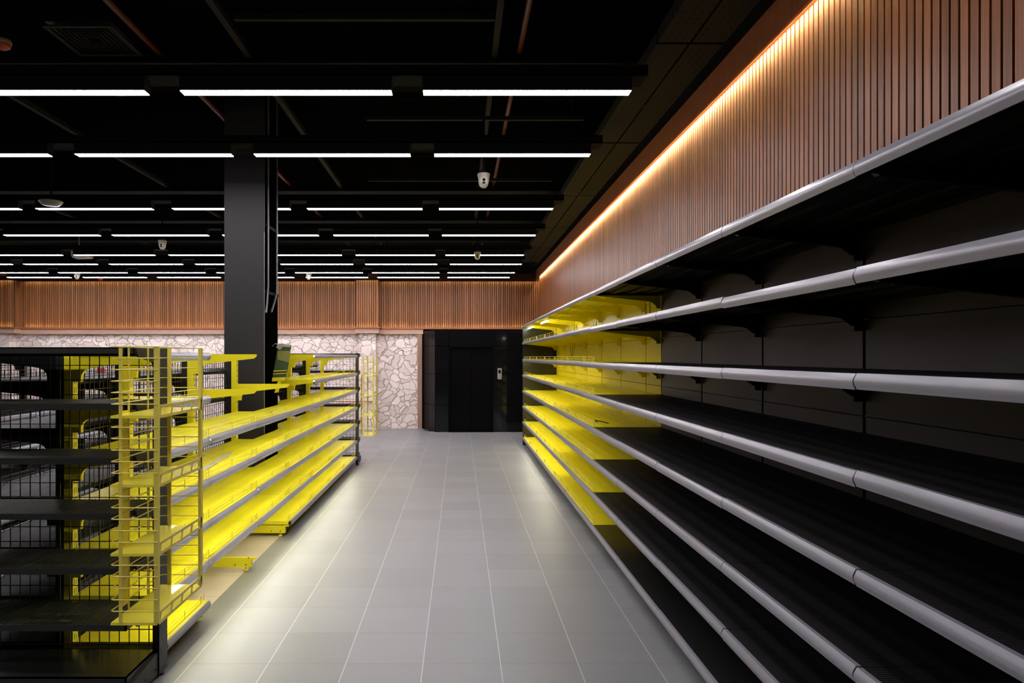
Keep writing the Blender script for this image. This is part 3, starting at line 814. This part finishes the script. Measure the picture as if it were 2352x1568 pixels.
# pipes and conduits running away from the camera
def run(name, x, z, r, mat, label, cat, sq=False):
    m_ = MB()
    if sq: m_.box(-r, r, YF+.1, YB-.15, -r, r)
    else: m_.tube([(0, YF+.1, 0), (0, YB-.15, 0)], r, 8)
    tag(put(name, m_.mesh(name, mat, not sq), None, (x, 0, z)), label, cat)
run('sprinkler_pipe', .475, 4.12, .022, 'redpipe', 'red pipe under the ceiling right of the middle, running to the back wall', 'pipe')
run('sprinkler_pipe', -2.40, 4.12, .022, 'redpipe', 'red pipe under the ceiling left of the column, running to the back wall', 'pipe')
run('ceiling_conduit', .275, 4.09, .022, 'conduit', 'square grey-brown conduit under the ceiling beside the right red pipe', 'conduit', True)
run('ceiling_conduit', -1.67, 4.09, .024, 'conduit', 'square grey-brown conduit under the ceiling above the column side', 'conduit', True)
run('ceiling_conduit', -4.1, 4.09, .024, 'conduit', 'square grey-brown conduit under the ceiling at the far left', 'conduit', True)
run('ceiling_conduit', -6.6, 4.09, .024, 'conduit', 'square grey-brown conduit under the ceiling, leftmost one', 'conduit', True)
# small cross pipes between beams
for i, (Y, z, x0, x1) in enumerate(((4.95, 4.10, -1.6, .26), (6.75, 4.0, -.9, 1.2), (9.1, 4.0, -1.2, 1.2))):
    tag(put('cross_conduit', MB().box(0, x1-x0, -.018, .018, -.018, .018).box(.1, .11, -.005, .005, .018, ZC-z).box(x1-x0-.11, x1-x0-.1, -.005, .005, .018, ZC-z).mesh('cross_conduit', 'conduit'), None, (x0, Y, z)), f'thin conduit running across the ceiling, {ORD[i]} from the camera', 'conduit')
# wide perforated tray along the right side
def holes():
    t = NT('perforated_panel'); o, x, y, z = t.xyz(False)
    fx = t.math('SUBTRACT', t.math('FRACT', t.math('DIVIDE', x, .05)), .5); fy = t.math('SUBTRACT', t.math('FRACT', t.math('DIVIDE', y, .07)), .5)
    d2 = t.math('ADD', t.math('MULTIPLY', fx, fx), t.math('MULTIPLY', fy, fy))
    nz = t.noise(o, 2, 3)
    t.l(t.mix(t.math('LESS_THAN', d2, .03), t.mix(nz, c4((.012, .010, .007)), c4((.026, .022, .016))), c4((.002, .002, .002))), t.b.inputs['Base Color'])
    t.b.inputs['Roughness'].default_value = .8; t.b.inputs['Specular IOR Level'].default_value = .2
    return t.m
M['perf'] = holes()
BEAMS = (1.2, 3.35, 5.52, 7.62, 9.8, 11.95, 14.0)
for k, yb2 in enumerate(BEAMS):
    ye2 = (BEAMS[k+1] if k+1 < len(BEAMS) else 16.0)-1.0-.03
    ln = ye2-(yb2-1.0)
    m_ = MB().box(0, .20, 0, ln, 0, .006).box(.215, .42, 0, ln, 0, .006).box(-.006, 0, 0, ln, 0, .08).box(.42, .426, 0, ln, 0, .08)
    m_.box(-.006, 0, 1.11, 1.13, .08, .30).box(.42, .426, 1.11, 1.13, .08, .30).box(.2, .215, 1.1, 1.14, 0, .006)
    tag(put('perforated_tray', m_.mesh('perforated_tray', 'perf'), None, (1.28, yb2-1.0, 3.72)), f'dark perforated ceiling tray section along the right wall, {ORD[k]} in its line', 'cable tray', 'perforated tray sections on the right')
tag(put('edge_channel', MB().box(0, .03, YF+.2, YS-.2, 0, .03).mesh('edge_channel', 'conduit'), None, (1.60+.14, 0, 3.80)), 'long thin channel between the perforated trays and the slatted wall', 'channel')

# air vent in the ceiling
vt = thing('air_vent', 'square black louvred air vent in the ceiling, upper left', 'air vent', (-2.74, 5.24, 4.06))
m_ = MB()
def frame(m_, h, wd, z, tk=.012):
    m_.box(-h, h, -h, -h+wd, z, z+tk); m_.box(-h, h, h-wd, h, z, z+tk); m_.box(-h, -h+wd, -h+wd, h-wd, z, z+tk); m_.box(h-wd, h, -h+wd, h-wd, z, z+tk)
frame(m_, .25, .03, 0); put('vent_frame', m_.mesh('vent_frame', 'conduit'), vt)
for h in (.20, .165, .13, .095, .06):
    a = MB(); frame(a, h, .007, .012+.0*h, .02); put('louvre', a.mesh('louvre', 'conduit'), vt)
put('duct_box', MB().box(-.24, .24, -.24, .24, .04, .3).mesh('duct_box', 'black'), vt)

# security cameras
def cctv(px, py, Y, size, label, yaw=0.0, face=True):
    p = P(px, py, Y); r_ = thing('security_camera', label, 'security camera', p, 'white dome cameras under the ceiling'); r_.rotation_euler = (0, 0, yaw)
    R = size/2
    put('mount_base', MB().lathe([(R*.96, .95*R), (R, .92*R), (R, .62*R), (R*.93, .5*R), (R*.90, .3*R), (R*.86, .15*R)], 32).mesh('mount_base', 'white', True), r_)
    put('housing', MB().lathe([(R*.86, .15*R), (R*.80, -.3*R), (R*.66, -.85*R), (R*.42, -1.2*R), (R*.15, -1.3*R), (.001, -1.31*R)], 32).mesh('housing', 'white', True), r_)
    tilt = Matrix.Rotation(PI/2+.45, 3, 'X')
    if face:
        put('eyeball', MB().lathe([(R*.62, 0), (R*.64, R*.80), (R*.60, R*.92), (R*.52, R*.93)], 28, (0, 0, -.15*R), Matrix.Rotation(PI/2+.25, 3, 'X')).mesh('eyeball', 'white', True), r_)
        put('lens', MB().lathe([(R*.23, 0), (R*.23, .06*R)], 20, (0, -.945*R, -.19*R), Matrix.Rotation(PI/2+.25, 3, 'X')).mesh('lens', 'lens', True), r_)
        put('sensor_window', MB().box(-.25*R, .25*R, -.885*R, -.80*R, -.80*R, -.50*R).mesh('sensor_window', 'housing'), r_)
    put('drop_rod', MB().box(-.5*R, .5*R, -.5*R, .5*R, .95*R, 1.4*R).tube([(0, 0, 1.3*R), (0, 0, ZC-.0-p.z)], .012, 8).mesh('drop_rod', 'housing'), r_)
cctv(1111, 413, 6.6, .12, 'white dome security camera, nearest and largest, right of centre')
cctv(1096.5, 586, 12.0, .12, 'white dome security camera in front of the right end of the fifth light row')
cctv(889, 600, 13.6, .12, 'white dome security camera by the sixth light row, above the slatted pilaster', 1.2, False)
cctv(709, 634, 14.9, .12, 'small white dome security camera just right of the column, near the back wall', 1.0, False)
cctv(373, 561, 10.7, .125, 'white dome security camera left of the column, between fourth and fifth light rows', .1)
cctv(177, 633, 14.9, .12, 'small white dome security camera at the far left near the back wall', .2)
# access point disc, projector, detector, bell
p = P(117, 466, 8.15)
ap = thing('access_point', 'white round shallow disc device under the ceiling at the left', 'access point', p)
put('shell', MB().lathe([(.05, -.034), (.09, -.028), (.125, .006), (.130, .014), (.125, .022), (.05, .026)], 36).mesh('shell', 'white', True), ap)
put('drop_rod', MB().tube([(0, 0, .02), (0, 0, ZC-p.z)], .01).mesh('drop_rod', 'housing'), ap)
p = P(188, 583, 12.5)
pj = thing('ceiling_speaker', 'white curved box hung under the ceiling at the left, behind the fifth light row', 'speaker', p)
put('shell', MB().prism([(-.16, .08), (-.13, .08), (-.125, -.04), (-.10, -.045), (.155, -.03), (.165, -.06), (.14, -.075), (-.11, -.085), (-.14, -.05)], 'y', -.09, .09).mesh('shell', 'white'), pj)
put('yoke', MB().box(-.14, .15, -.02, .02, .07, .09).box(.08, .14, -.03, .03, .085, .12).tube([(-.05, 0, .08), (-.05, 0, ZC-p.z)], .012).mesh('yoke', 'white'), pj)
p = P(6, 102, 5.1)
sd = thing('smoke_detector', 'round orange and white detector at the top left edge', 'detector', p)
put('base', MB().lathe([(.055, .03), (.06, .02), (.06, .005)], 24).mesh('base', 'white', True), sd)
put('dome', MB().lathe([(.055, .005), (.05, -.02), (.03, -.035), (.001, -.038)], 24).mesh('dome', 'orange', True), sd)
put('drop_rod', MB().tube([(0, 0, .03), (0, 0, ZC-p.z)], .012).mesh('drop_rod', 'housing'), sd)
p = P(231, 641, 15.9)
bl_ = thing('alarm_dome', 'small red alarm dome near the ceiling before the left back wall', 'alarm', p)
put('dome', MB().lathe([(.055, .03), (.05, -.0), (.03, -.025), (.001, -.03)], 20).mesh('dome', 'red', True), bl_)
put('drop_rod', MB().tube([(0, 0, .03), (0, 0, ZC-p.z)], .012).mesh('drop_rod', 'housing'), bl_)
